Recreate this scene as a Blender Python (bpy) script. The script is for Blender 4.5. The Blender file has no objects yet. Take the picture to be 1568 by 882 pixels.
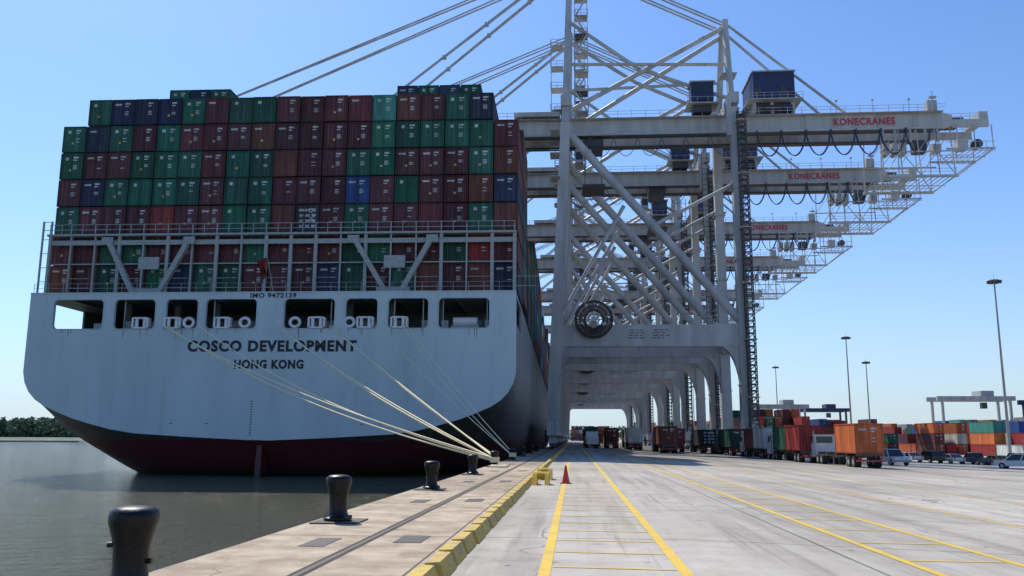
import bpy, math, random
from mathutils import Vector, Matrix
random.seed(7)
S=bpy.context.scene
COL=S.collection
# ------------------------------------------------------------------ helpers
class MB:
    def __init__(s): s.v=[];s.f=[];s.m=[];s.c=[]
    def add(s,vs,fs,mi=0,col=(1,1,1)):
        n=len(s.v); s.v.extend([tuple(p) for p in vs])
        for f in fs:
            s.f.append([i+n for i in f]); s.m.append(mi); s.c.append(col)
    def hexa(s,vs,mi=0,col=(1,1,1)):
        s.add(vs,[(3,2,1,0),(4,5,6,7),(0,1,5,4),(1,2,6,5),(2,3,7,6),(3,0,4,7)],mi,col)
    def box(s,x0,x1,y0,y1,z0,z1,mi=0,col=(1,1,1)):
        s.hexa([(x0,y0,z0),(x1,y0,z0),(x1,y1,z0),(x0,y1,z0),(x0,y0,z1),(x1,y0,z1),(x1,y1,z1),(x0,y1,z1)],mi,col)
    def beam(s,p0,p1,w,h,mi=0,col=(1,1,1),w1=None,h1=None):
        p0=Vector(p0);p1=Vector(p1);d=(p1-p0).normalized()
        up=Vector((0,0,1)) if abs(d.z)<.9 else Vector((0,1,0))
        sd=d.cross(up).normalized();u=sd.cross(d).normalized()
        w1=w if w1 is None else w1; h1=h if h1 is None else h1
        q=[]
        for p,a,b in((p0,w,h),(p1,w1,h1)):
            q+= [p-sd*a/2-u*b/2,p+sd*a/2-u*b/2,p+sd*a/2+u*b/2,p-sd*a/2+u*b/2]
        s.hexa(q,mi,col)
    def cyl(s,p0,p1,r0,r1=None,n=10,mi=0,col=(1,1,1),caps=True):
        p0=Vector(p0);p1=Vector(p1);d=(p1-p0).normalized()
        r1=r0 if r1 is None else r1
        up=Vector((0,0,1)) if abs(d.z)<.9 else Vector((0,1,0))
        a=d.cross(up).normalized();b=a.cross(d)
        vs=[]
        for p,r in((p0,r0),(p1,r1)):
            for i in range(n):
                t=2*math.pi*i/n; vs.append(p+a*(r*math.cos(t))+b*(r*math.sin(t)))
        fs=[(i,(i+1)%n,(i+1)%n+n,i+n) for i in range(n)]
        if caps: fs+=[tuple(range(n-1,-1,-1)),tuple(range(n,2*n))]
        s.add(vs,fs,mi,col)
    def poly(s,pts,r,n=6,mi=0,col=(1,1,1)):
        for a,b in zip(pts[:-1],pts[1:]): s.cyl(a,b,r,r,n,mi,col,False)
    def lathe(s,c,prof,n=24,mi=0,col=(1,1,1)):
        vs=[]
        for r,z in prof:
            for i in range(n):
                t=2*math.pi*i/n; vs.append((c[0]+r*math.cos(t),c[1]+r*math.sin(t),c[2]+z))
        fs=[]
        for k in range(len(prof)-1):
            for i in range(n): fs.append((k*n+i,k*n+(i+1)%n,(k+1)*n+(i+1)%n,(k+1)*n+i))
        fs.append(tuple(range((len(prof)-1)*n,len(prof)*n)))
        s.add(vs,fs,mi,col)
    def mesh(s,name,mats,smooth=False):
        me=bpy.data.meshes.new(name); me.from_pydata(s.v,[],s.f)
        for m in mats: me.materials.append(m)
        me.polygons.foreach_set('material_index',s.m)
        if smooth: me.polygons.foreach_set('use_smooth',[True]*len(s.f))
        ca=me.color_attributes.new('Col','FLOAT_COLOR','CORNER')
        buf=[]
        for f,c in zip(s.f,s.c): buf.extend([c[0],c[1],c[2],1.0]*len(f))
        ca.data.foreach_set('color',buf)
        me.update(); return me
    def obj(s,name,mats,parent=None,smooth=False,loc=None,rz=0):
        return mkobj(name,s.mesh(name,mats,smooth),parent,loc,rz)
def mkobj(name,me,parent=None,loc=None,rz=0):
    o=bpy.data.objects.new(name,me); COL.objects.link(o)
    if parent: o.parent=parent
    if loc: o.location=loc
    o.rotation_euler=(0,0,rz)
    return o
def empty(name,loc=(0,0,0)):
    e=bpy.data.objects.new(name,None); e.location=loc; COL.objects.link(e); return e
def text_mesh(txt,width,height,bold=.02,ext=.01):
    cu=bpy.data.curves.new('t','FONT'); cu.body=txt; cu.align_x='CENTER'; cu.offset=bold; cu.extrude=ext; cu.resolution_u=4
    cu.space_character=1.15
    o=bpy.data.objects.new('t',cu); COL.objects.link(o)
    bpy.context.view_layer.update()
    me=bpy.data.meshes.new_from_object(o.evaluated_get(bpy.context.evaluated_depsgraph_get()))
    bpy.data.objects.remove(o)
    xs=[v.co.x for v in me.vertices]; ys=[v.co.y for v in me.vertices]
    cx=(min(xs)+max(xs))/2; sx=width/(max(xs)-min(xs)); sy=height/(max(ys)-min(ys)); y0=min(ys)
    for v in me.vertices:
        x,y,z=v.co; v.co=((x-cx)*sx,-z,(y-y0)*sy)
    return me

def nmat(name):
    m=bpy.data.materials.new(name); m.use_nodes=True; nt=m.node_tree
    b=nt.nodes['Principled BSDF']; return m,nt,b
def N(nt,t,**k):
    n=nt.nodes.new(t)
    for a,v in k.items(): setattr(n,a,v)
    return n
def math_n(nt,op,a,b=None,c=None):
    n=N(nt,'ShaderNodeMath',operation=op)
    for i,x in enumerate((a,b,c)):
        if x is None: continue
        if isinstance(x,(int,float)): n.inputs[i].default_value=x
        else: nt.links.new(x,n.inputs[i])
    return n.outputs[0]
def mixc(nt,fac,a,b,mode='MIX'):
    n=N(nt,'ShaderNodeMix',data_type='RGBA',blend_type=mode)
    for idx,x in ((0,fac),(6,a),(7,b)):
        if isinstance(x,(int,float)): n.inputs[idx].default_value=x
        elif isinstance(x,tuple): n.inputs[idx].default_value=(*x,1)
        else: nt.links.new(x,n.inputs[idx])
    return n.outputs[2]
def noise(nt,vec,scale,detail=4,rough=.55,stretch=None):
    if stretch:
        mp=N(nt,'ShaderNodeMapping'); mp.inputs['Scale'].default_value=stretch
        nt.links.new(vec,mp.inputs[0]); vec=mp.outputs[0]
    n=N(nt,'ShaderNodeTexNoise'); n.inputs['Scale'].default_value=scale
    n.inputs['Detail'].default_value=detail; n.inputs['Roughness'].default_value=rough
    nt.links.new(vec,n.inputs['Vector']); return n.outputs['Fac']
def ramp(nt,fac,lo,hi,a=0.0,b=1.0):
    n=N(nt,'ShaderNodeMapRange'); n.inputs[1].default_value=lo;n.inputs[2].default_value=hi
    n.inputs[3].default_value=a;n.inputs[4].default_value=b; nt.links.new(fac,n.inputs[0]); return n.outputs[0]
def bump(nt,b,h,strength=.3,dist=.02):
    n=N(nt,'ShaderNodeBump'); n.inputs['Strength'].default_value=strength; n.inputs['Distance'].default_value=dist
    nt.links.new(h,n.inputs['Height']); nt.links.new(n.outputs[0],b.inputs['Normal'])
def pmat(name,col,rough=.6,metal=0,var=.2,scale=1.5,streak=False,rust=0,attr=False,corr=False,bmp=0,spec=.5):
    m,nt,b=nmat(name)
    tc=N(nt,'ShaderNodeTexCoord').outputs['Object']
    if attr: base=N(nt,'ShaderNodeAttribute',attribute_name='Col').outputs['Color']
    else:
        r=N(nt,'ShaderNodeRGB'); r.outputs[0].default_value=(*col,1); base=r.outputs[0]
    f=noise(nt,tc,scale,6,.6,(1,1,.15) if streak else None)
    k=ramp(nt,f,.3,.7,1-var,1+var*.4)
    cmb=N(nt,'ShaderNodeCombineColor'); 
    for i in range(3): nt.links.new(k,cmb.inputs[i])
    c=mixc(nt,1.0,base,cmb.outputs[0],'MULTIPLY')
    if rust:
        f2=noise(nt,tc,scale*3,8,.7,(1,1,.2) if streak else None)
        c=mixc(nt,ramp(nt,f2,.60,.76,0,rust),c,(.11,.05,.03))
    nt.links.new(c,b.inputs['Base Color'])
    b.inputs['Roughness'].default_value=rough; b.inputs['Metallic'].default_value=metal
    b.inputs['Specular IOR Level'].default_value=spec
    if corr:
        sp=N(nt,'ShaderNodeSeparateXYZ'); nt.links.new(tc,sp.inputs[0])
        su=math_n(nt,'ADD',sp.outputs[0],sp.outputs[1])
        w=math_n(nt,'SINE',math_n(nt,'MULTIPLY',su,2*math.pi/.28))
        bump(nt,b,ramp(nt,w,-.5,.5),.9,.04)
    elif bmp: bump(nt,b,noise(nt,tc,25,5),bmp,.01)
    return m

# ------------------------------------------------------------------ materials
M_cont=pmat('container_paint',(1,1,1),.6,var=.5,scale=1.2,streak=True,rust=.45,attr=True,corr=True,spec=.35)
M_paint=pmat('coloured_paint',(1,1,1),.45,var=.2,scale=2,attr=True)
M_crane=pmat('crane_white_paint',(.43,.435,.425),.5,var=.32,scale=.5,streak=True,rust=.3)
M_dark=pmat('dark_steel',(.05,.052,.055),.5,var=.3)
M_navy=pmat('navy_machinery_house',(.010,.022,.085),.45,var=.2,scale=.8)
M_red=pmat('red_lettering',(.5,.03,.05),.5,var=.1)
M_blk=pmat('black_lettering',(.012,.014,.018),.6,var=.1)
M_cable=pmat('cable_dark',(.03,.05,.10),.6)
M_glass=pmat('dark_glass',(.02,.03,.035),.08,var=.05)
M_rub=pmat('tyre_rubber',(.02,.02,.02),.8)
M_grey=pmat('galvanised_grey',(.33,.355,.345),.5,var=.25,scale=3,rust=.25)
M_rope=pmat('mooring_rope',(.84,.74,.49),.9,var=.15,scale=12)
M_boll=pmat('bollard_black_paint',(.007,.007,.008),.38,var=.5,scale=9,rust=.4,bmp=.7,spec=.3)
M_reel=pmat('cable_reel',(.045,.032,.03),.7,var=.3)
M_inner=pmat('mooring_deck_paint',(.085,.11,.105),.6,var=.3)
M_white=pmat('white_fitting',(.7,.72,.72),.45,var=.15)
M_plate=pmat('steel_cover_plate',(.055,.05,.045),.6,var=.4,scale=6,rust=.4,bmp=.3)
M_land=pmat('far_bank_vegetation',(.16,.19,.14),.9,var=.4,scale=.05)
M_leaf=pmat('distant_foliage',(.17,.235,.15),.95,var=.45,scale=.1,spec=.1)  # green lightened to put distance haze into the colour
M_rail=pmat('worn_rail_steel',(.10,.075,.055),.55,var=.4,scale=4)
# hull paint
def hull_mat(name,flank):
    m,nt,b=nmat(name)
    tc=N(nt,'ShaderNodeTexCoord').outputs['Object']
    sp=N(nt,'ShaderNodeSeparateXYZ'); nt.links.new(tc,sp.inputs[0])
    f=noise(nt,tc,.25,6,.6,(1,1,.25)); st=noise(nt,tc,1.1,7,.65,(1,1,.06)); fine=noise(nt,tc,3,5)
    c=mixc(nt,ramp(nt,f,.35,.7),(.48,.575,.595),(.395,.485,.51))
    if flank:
        c=mixc(nt,ramp(nt,f,.3,.7),(.18,.21,.225),(.12,.14,.15))  # flank shade painted in: darker version of the transom colours
        c=mixc(nt,ramp(nt,sp.outputs[2],4.,9.5,1,0),c,(.045,.045,.045))  # painted shade deepens to charcoal low on the hull
    c=mixc(nt,ramp(nt,st,.55,.8,0,.45),c,(.25,.27,.26))
    c=mixc(nt,ramp(nt,fine,.64,.78,0,.3),c,(.22,.15,.10))
    zz=math_n(nt,'ADD',sp.outputs[2],ramp(nt,st,.3,.7,-.08,.08))
    red=mixc(nt,ramp(nt,fine,.3,.7),(.11,.016,.02),(.06,.014,.016)) if flank else mixc(nt,ramp(nt,fine,.3,.7),(.12,.02,.02),(.06,.02,.018))
    c=mixc(nt,math_n(nt,'LESS_THAN',zz,1.35),c,red)
    c=mixc(nt,ramp(nt,zz,-1.9,-1.0,.85,0),c,(.018,.018,.014))
    nt.links.new(c,b.inputs['Base Color']); b.inputs['Roughness'].default_value=.5
    gx=math_n(nt,'FRACT',math_n(nt,'DIVIDE',sp.outputs[0],3.1)); gz_=math_n(nt,'FRACT',math_n(nt,'DIVIDE',sp.outputs[2],2.4))
    ln=math_n(nt,'MAXIMUM',math_n(nt,'LESS_THAN',gx,.02),math_n(nt,'LESS_THAN',gz_,.02))
    bump(nt,b,math_n(nt,'ADD',math_n(nt,'MULTIPLY',ln,.4),noise(nt,tc,.35,2)),.25,.08)
    return m
M_hull=hull_mat('transom_paint',False); M_flank_shaded=hull_mat('hull_side_paint_with_shade',True)
# concrete ground
def ground_mat():
    m,nt,b=nmat('apron_concrete')
    tc=N(nt,'ShaderNodeNewGeometry').outputs['Position']
    sp=N(nt,'ShaderNodeSeparateXYZ'); nt.links.new(tc,sp.inputs[0])
    big=noise(nt,tc,.12,6,.6); mid=noise(nt,tc,1.3,8,.65); fine=noise(nt,tc,40,4,.7); tyre=noise(nt,tc,1.1,5,.6,(1,.035,1)); tyre2=noise(nt,tc,3.2,4,.6,(1,.03,1))
    c=mixc(nt,ramp(nt,big,.38,.62),(.385,.355,.305),(.51,.475,.415))
    c=mixc(nt,ramp(nt,mid,.42,.68,0,.65),c,(.35,.305,.245))
    c=mixc(nt,ramp(nt,tyre,.48,.70,0,.6),c,(.21,.19,.165))
    c=mixc(nt,ramp(nt,tyre2,.56,.70,0,.45),c,(.16,.145,.13))
    edge=ramp(nt,sp.outputs[0],-2.2,-1.7,1,0)
    q=mixc(nt,ramp(nt,mid,.38,.6),(.52,.43,.315),(.33,.255,.185))
    q=mixc(nt,ramp(nt,big,.45,.65,0,.6),q,(.25,.195,.145))
    c=mixc(nt,edge,c,q)
    gx=math_n(nt,'FRACT',math_n(nt,'DIVIDE',math_n(nt,'ADD',sp.outputs[0],50.9),6.1))
    gy=math_n(nt,'FRACT',math_n(nt,'DIVIDE',math_n(nt,'ADD',math_n(nt,'ADD',sp.outputs[1],3.2),math_n(nt,'MULTIPLY',mid,.06)),6.05))
    j=math_n(nt,'MAXIMUM',math_n(nt,'LESS_THAN',gx,.006),math_n(nt,'LESS_THAN',gy,.0075))
    # individual slabs cast at different times differ in tone
    cx=N(nt,'ShaderNodeCombineXYZ')
    nt.links.new(math_n(nt,'FLOOR',math_n(nt,'DIVIDE',math_n(nt,'ADD',sp.outputs[0],50.9),6.1)),cx.inputs[0])
    nt.links.new(math_n(nt,'FLOOR',math_n(nt,'DIVIDE',math_n(nt,'ADD',sp.outputs[1],3.2),6.05)),cx.inputs[1])
    wn_=N(nt,'ShaderNodeTexWhiteNoise'); nt.links.new(cx.outputs[0],wn_.inputs['Vector'])
    sl=ramp(nt,wn_.outputs['Value'],0,1,.88,1.06); sc_=N(nt,'ShaderNodeCombineColor')
    for i in range(3): nt.links.new(sl,sc_.inputs[i])
    c=mixc(nt,1.0,c,sc_.outputs[0],'MULTIPLY')
    vo=N(nt,'ShaderNodeTexVoronoi',feature='DISTANCE_TO_EDGE'); vo.inputs['Scale'].default_value=.16
    ds=N(nt,'ShaderNodeVectorMath',operation='ADD'); nn=N(nt,'ShaderNodeTexNoise'); nn.inputs['Scale'].default_value=.7; nn.inputs['Detail'].default_value=6
    nt.links.new(tc,nn.inputs['Vector']); nt.links.new(tc,ds.inputs[0]); nt.links.new(nn.outputs['Color'],ds.inputs[1]); nt.links.new(ds.outputs[0],vo.inputs['Vector'])
    ck=math_n(nt,'MULTIPLY',math_n(nt,'LESS_THAN',vo.outputs['Distance'],.0026),ramp(nt,big,.45,.6))
    c=mixc(nt,math_n(nt,'MULTIPLY',math_n(nt,'MAXIMUM',j,ck),.85),c,(.06,.05,.045))
    sp2=noise(nt,tc,.55,6,.7)
    c=mixc(nt,ramp(nt,sp2,.60,.72,0,.55),c,(.13,.12,.105))
    sp3=noise(nt,tc,2.6,3,.5)
    c=mixc(nt,ramp(nt,sp3,.70,.75,0,.6),c,(.07,.06,.055))
    g1=math_n(nt,'MULTIPLY',ramp(nt,sp.outputs[1],50,90),math_n(nt,'MULTIPLY',ramp(nt,sp.outputs[0],30,36,1,0),ramp(nt,tyre,.35,.6,.3,.8)))  # crane shadow painted into the apron, broken up with tyre grime
    c=mixc(nt,g1,c,(.16,.145,.13))
    fc=ramp(nt,fine,.3,.7,.84,1.12); cm=N(nt,'ShaderNodeCombineColor')
    for i in range(3): nt.links.new(fc,cm.inputs[i])
    c=mixc(nt,1.0,c,cm.outputs[0],'MULTIPLY')
    nt.links.new(c,b.inputs['Base Color']); b.inputs['Roughness'].default_value=.85
    b.inputs['Specular IOR Level'].default_value=.2
    bump(nt,b,math_n(nt,'SUBTRACT',math_n(nt,'ADD',fine,mid),math_n(nt,'MULTIPLY',j,2)),.45,.012)
    return m
M_ground=ground_mat()
def yellow_mat(name,wear,c1=(.70,.46,.035),c2=(.55,.36,.05),under=(.36,.32,.26),sc=6):
    m,nt,b=nmat(name)
    tc=N(nt,'ShaderNodeNewGeometry').outputs['Position']
    a=noise(nt,tc,sc,8,.75); g=noise(nt,tc,1.2,5,.6)
    c=mixc(nt,ramp(nt,g,.35,.7),c1,c2)
    c=mixc(nt,ramp(nt,a,wear,wear+.08,0,.85),c,under)
    nt.links.new(c,b.inputs['Base Color']); b.inputs['Roughness'].default_value=.7
    bump(nt,b,a,.3,.01); return m
M_yel=yellow_mat('yellow_line_paint',.56); M_curb=yellow_mat('yellow_curb_paint',.5,(.60,.40,.05),(.47,.32,.06),(.32,.25,.15),4); M_curb2=yellow_mat('bright_yellow_paint',.56,(.66,.42,.02),(.55,.34,.03))
def water_mat():
    m,nt,b=nmat('river_water')
    tc=N(nt,'ShaderNodeNewGeometry').outputs['Position']
    b.inputs['Base Color'].default_value=(.105,.108,.066,1); b.inputs['Roughness'].default_value=.10; b.inputs['IOR'].default_value=1.33
    b.inputs['Specular IOR Level'].default_value=.6
    a=noise(nt,tc,1.1,5,.6,(1,2.2,1)); c=noise(nt,tc,.25,3,.5,(1,1.8,1)); d=noise(nt,tc,4.0,3,.5,(1,1.7,1))
    h=math_n(nt,'ADD',math_n(nt,'MULTIPLY',a,1.0),math_n(nt,'ADD',math_n(nt,'MULTIPLY',c,.8),math_n(nt,'MULTIPLY',d,.3)))
    bump(nt,b,h,1.0,.8); return m
M_water=water_mat()

# ------------------------------------------------------------------ camera, light, sky
cd=bpy.data.cameras.new('camera'); cam=bpy.data.objects.new('camera',cd); COL.objects.link(cam); S.camera=cam
cd.sensor_width=36; cd.lens=30.17; cd.clip_end=9000; cd.clip_start=.1
cam.matrix_world=Matrix.Translation((0,0,1.65))@Matrix.Rotation(math.radians(4.12),4,'Z')@Matrix.Rotation(math.radians(99.93),4,'X')@Matrix.Rotation(math.radians(.25),4,'Z')
EL=math.radians(52); AZ=math.radians(-35)
ts=Vector((math.sin(AZ)*math.cos(EL),math.cos(AZ)*math.cos(EL),math.sin(EL)))
ld=bpy.data.lights.new('sun','SUN'); ld.energy=5.0; ld.angle=math.radians(.5); ld.color=(1,.94,.84)
lo=bpy.data.objects.new('sun',ld); COL.objects.link(lo); lo.rotation_euler=(-ts).to_track_quat('-Z','Y').to_euler(); lo.location=(0,0,100)
W=bpy.data.worlds.new('World'); S.world=W; W.use_nodes=True; wn=W.node_tree
sk=wn.nodes.new('ShaderNodeTexSky'); sk.sky_type='NISHITA'; sk.sun_disc=False; sk.sun_elevation=EL; sk.sun_rotation=AZ%(2*math.pi)
sk.air_density=1.0; sk.dust_density=.6; sk.ozone_density=2.0
bg=wn.nodes['Background']
tg=N(wn,'ShaderNodeTexCoord').outputs['Generated']; sx=N(wn,'ShaderNodeSeparateXYZ'); wn.links.new(tg,sx.inputs[0])
up=math_n(wn,'MAXIMUM',sx.outputs[2],0.0)
hz=math_n(wn,'MULTIPLY',math_n(wn,'POWER',math_n(wn,'SUBTRACT',1.0,up),8.0),.9)
skc=mixc(wn,1.0,sk.outputs[0],(.86,1.13,1.50),'MULTIPLY')
skc=mixc(wn,hz,skc,(5.3,6.2,6.9))
wn.links.new(skc,bg.inputs[0]); bg.inputs[1].default_value=.118
S.view_settings.view_transform='Standard'; S.view_settings.look='None'; S.view_settings.exposure=0

# ------------------------------------------------------------------ ground / quay / water
def gz(x):
    if x<2: return 0.
    if x<60: return -.033*(x-2)
    return -.033*58
QE=-5.2; WZ=-2.2
mb=MB()
xs=[QE,-1,2,10,20,40,60,300,5000]; ys=[-60,0,30,100,300,1000,6000]
vs=[(x,y,gz(x)) for y in ys for x in xs]; fs=[]
for j in range(len(ys)-1):
    for i in range(len(xs)-1):
        a=j*len(xs)+i; fs.append((a,a+1,a+1+len(xs),a+len(xs)))
mb.add(vs,fs)
mb.obj('ground',[M_ground])
mb=MB(); y=-60
while y<900:
    mb.box(QE-.05,QE-.001,y,y+11.96,-.55,-.003,0); mb.box(QE+.02,QE+.3,y,y+11.96,-8,-.02,0); mb.beam((QE,y,-.8),(QE,y+11.96,-.8),.1,.4,0); y+=12
mb.box(QE-.01,QE+.02,-60,6000,-8,-.004,0)
mb.obj('quay_wall',[M_ground])
mb=MB(); mb.add([(-7000,-300,WZ),(-5.0,-300,WZ),(-5.0,7000,WZ),(-7000,7000,WZ)],[(0,1,2,3)]); mb.obj('water',[M_water])

# markings
def strip(mb,x0,x1,y0,y1,mi=0,dz=.004,slant=0):
    ny=max(1,int((y1-y0)/40))
    for k in range(ny):
        a=y0+(y1-y0)*k/ny;b=y0+(y1-y0)*(k+1)/ny
        mb.add([(x0,a,gz(x0)+dz),(x1,a+slant,gz(x1)+dz),(x1,b+slant,gz(x1)+dz),(x0,b,gz(x0)+dz)],[(0,1,2,3)],mi)
mb=MB()
def lane(xc,w,y0,y1,dz=.006): strip(mb,xc-w/2,xc+w/2,y0,y1,dz=dz)
lane(-.38,.15,2,62); lane(1.38,.15,2,300); lane(4.78,.15,2,300); lane(6.5,.15,2,300); lane(9.9,.14,2,200); lane(14.5,.12,10,200)
y=8.6
while y<60:
    strip(mb,-.29,1.29,y,y+.075,dz=.006,slant=-.12); y+=1.5
y=9
while y<75:
    strip(mb,4.87,6.40,y,y+.09,dz=.006,slant=.35); y+=2.2
mb.obj('painted_lane_lines',[M_yel])
# crane rail
mb=MB()
for xr in(-3.38,27.0):
    z=gz(xr)
    strip(mb,xr-.10,xr-.035,-20,800,0); strip(mb,xr+.035,xr+.10,-20,800,0)
    mb.box(xr-.035,xr+.035,-20,800,z-.1,z+.006,1)
M_groove=pmat('rail_groove',(.045,.038,.03),.9,var=.4,scale=4)
mb.obj('crane_rail',[M_groove,M_rail])
mb=MB()
for i,y in enumerate([4.2,13.4,22.5,33,44,56,68]):
    mb.box(-4.25,-3.85,y,y+1.1,-.02,.008); mb.box(-2.9,-2.45,y+.6,y+1.6,-.02,.008)
mb.obj('steel_cover_plate',[M_plate])
# bull rail / curb
mb=MB(); y=2.0; rr=random.Random(3)
while y<300:
    L=1.12; j=rr.uniform(-.015,.015); h=.20
    x0=-1.80+j;x1=-1.53+j
    mb.hexa([(x0,y,0),(x1,y+.03,0),(x1,y+L-.03,0),(x0,y+L,0),(x0+.02,y+.03,h),(x1-.08,y+.1,h),(x1-.08,y+L-.1,h),(x0+.02,y+L-.03,h)])
    mb.box(x0+.04,x1-.13,y+L-.05,y+L+.12,0,.15); y+=L+.08
strip(mb,-1.98,-1.84,2,300,1,.006)
for yy in(31.2,35.2):
    for a,b in((-1.5,-1.34),(-1.06,-.9)): mb.hexa([(a,yy,0),(b,yy,0),(b,yy+1.3,0),(a,yy+1.3,0),(a,yy+.35,.4),(b,yy+.35,.4),(b,yy+1.0,.4),(a,yy+1.0,.4)],1)
    mb.cyl((-1.5,yy+.65,.33),(-.9,yy+.65,.33),.13,.13,12,1)
mb.obj('quay_curb',[M_curb,M_curb2])

# bollards
mb=MB()
prof=[(.28,.0),(.28,.04),(.225,.06),(.19,.12),(.178,.25),(.183,.42),(.205,.54),(.238,.65),(.255,.71),(.258,.77),(.243,.82),(.19,.855),(.1,.868),(.01,.87)]
mb.lathe((0,0,.03),prof,32,0)
mb.cyl((-.17,-.06,.5),(-.23,-.08,.5),.03,.03,10,0); mb.cyl((.17,.02,.33),(.22,.02,.33),.028,.028,10,0)
for t in range(6):
    a=t*math.pi/3; mb.cyl((.25*math.cos(a),.25*math.sin(a),.06),(.25*math.cos(a),.25*math.sin(a),.11),.03,.03,6,0)
bm=mb.mesh('mooring_bollard',[M_boll],True)
try: bm.set_sharp_from_angle(angle=math.radians(45))
except Exception: pass
for i,(x,y) in enumerate([(-4.71,9.17),(-4.7,17.3),(-4.62,28.24),(-4.65,40),(-4.65,51),(-4.65,66),(-4.65,80),(-4.65,95),(-4.65,110)]):
    mkobj('mooring_bollard',bm,loc=(x,y,0.02),rz=i*1.3)
mb=MB()
for y in (9.17,17.3,28.24,40,51,66,80,95,110): mb.box(-5.12,-4.2,y-.5,y+.5,-.02,.028)
mb.obj('bollard_base_slab',[M_plate])

# traffic cone
mb=MB(); mb.box(-.2,.2,-.2,.2,0,.03,0,(.03,.02,.02)); mb.lathe((0,0,.03),[(.15,0),(.11,.2),(.085,.33),(.04,.6),(.03,.63)],20,0,(.62,.04,.02))
mb.obj('traffic_cone',[M_paint],loc=(-.32,32.7,0))

# ------------------------------------------------------------------ containers
C=dict(g=(.010,.105,.062),m=(.11,.022,.028),n=(.012,.022,.062),b=(.17,.05,.032),t=(.05,.22,.17),B=(.015,.08,.30),r=(.30,.03,.03),o=(.60,.15,.045),w=(.6,.62,.6),y=(.3,.31,.3),k=(.03,.03,.035),
       d=(.01,.07,.05))
WH=(.55,.58,.56)
def jit(c,r=random): 
    k=r.uniform(.65,1.3); g=r.uniform(0,.02); return tuple(min(1,a*k*r.uniform(.9,1.1)+g) for a in c)
def container(mb,x,y,z,col,w=2.44,h=2.9,l=12.19,door=True,detail=1,mi=0,kind='g'):
    if detail==0: mb.box(x,x+w,y,y+l,z,z+h,mi,col); return
    i=.045; p=.13
    mb.box(x+i,x+w-i,y+i,y+l-i,z+.02,z+h-.03,mi,col)
    c2=tuple(a*.75 for a in col)
    for px in(x,x+w-p):
        for py in(y,y+l-p): mb.box(px,px+p,py,py+p,z,z+h,mi,c2)
        for zz,hh in((z+.001,.16),(z+h-.111,.11)): mb.box(px+.004,px+p-.004,y+p,y+l-p,zz,zz+hh,mi,c2)
    for py in(y+.004,y+l-.1):
        for zz,hh in((z+.001,.15),(z+h-.131,.13)): mb.box(x+p,x+w-p,py,py+.096,zz,zz+hh,mi,c2)
    if door:
        rod=tuple(min(1,a*1.4+.07) for a in col)
        for fx in(.2,.36,.64,.8):
            mb.box(x+w*fx-.02,x+w*fx+.02,y+.012,y+.044,z+.1,z+h-.1,mi,rod)
        mb.box(x+w/2-.012,x+w/2+.012,y+.03,y+.044,z+.15,z+h-.13,mi,tuple(a*.25 for a in col))
        for fx in(.24,.66): mb.box(x+w*fx,x+w*fx+.3,y+.005,y+.03,z+h*.42,z+h*.42+.04,mi,rod)
        r=random
        if r.random()<.85:
            mb.box(x+w*.56,x+w*.78,y+.006,y+.01,z+h*.80,z+h*.86,mi,WH)
            mb.box(x+w*.56,x+w*.72,y+.006,y+.01,z+h*.71,z+h*.75,mi,WH)
            for q in range(3):
                if r.random()<.8: mb.box(x+w*.57,x+w*.74,y+.006,y+.01,z+h*(.5-.06*q),z+h*(.53-.06*q),mi,WH)
        if kind in'gt' :
            mb.cyl((x+w*.28,y+.004,z+h*.78),(x+w*.28,y+.012,z+h*.78),.2,.2,12,mi,WH)
        elif r.random()<.5: mb.box(x+w*.12,x+w*.42,y+.006,y+.01,z+h*.76,z+h*.83,mi,(.5,.5,.48))
        if r.random()<.35: mb.box(x+w*.4,x+w*.5,y+.006,y+.01,z+h*.3,z+h*.38,mi,(.6,.45,.1))
        if kind=='k':
            for q in range(4):
                for u in range(3): mb.box(x+w*(.15+.26*u),x+w*(.32+.26*u),y+.005,y+.009,z+h*(.15+.2*q),z+h*(.25+.2*q),mi,WH)

# ------------------------------------------------------------------ SHIP
ship=empty('container_ship',(-5.6,83.7,0)); ship.rotation_euler=(0,0,math.radians(.8))
BM=49.6; HC=-BM/2; HW=BM/2
TT=[(0,0),(.28,.045),(.52,.095),(.62,.15),(.70,.22),(.78,.30),(.84,.38),(.90,.47),(.94,.56),(.97,.67),(.99,.8),(1,.95)]
def lerp(tab,x):
    for (a,b),(c,d) in zip(tab[:-1],tab[1:]):
        if x<=c: return b+(d-b)*max(0,(x-a))/(c-a)
    return tab[-1][1]
ZB=[(0,1.3),(3,-2.2),(8,-4.5),(15,-7),(30,-11),(50,-13),(400,-13)]
WF=[(0,1),(285,1),(315,.85),(340,.55),(355,.25),(364,.03)]
ysec=[0,.8,1.6,3,5,8,12,20,30,45,70,120,180,240,285,300,315,328,340,348,355,364]
mb=MB(); ring=None; n=0; fs=[];vs=[]
for y in ysec:
    zb=lerp(ZB,y); wf=lerp(WF,y); half=[]
    for w,t in TT:
        half.append((w*HW*wf,zb+(8.0-zb)*t/.95))
    half.append((HW*wf,12.3))
    r=[(HC+a,y,b) for a,b in reversed(half)]+[(HC-a,y,b) for a,b in half[1:]]
    n=len(r); vs+=r
for k in range(len(ysec)-1):
    for i in range(n-1):
        a=k*n+i; fs.append((a,a+1,a+1+n,a+n))
mb.add(vs,fs); mb.obj('hull',[M_flank_shaded],ship,True)
mb=MB()
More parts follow.
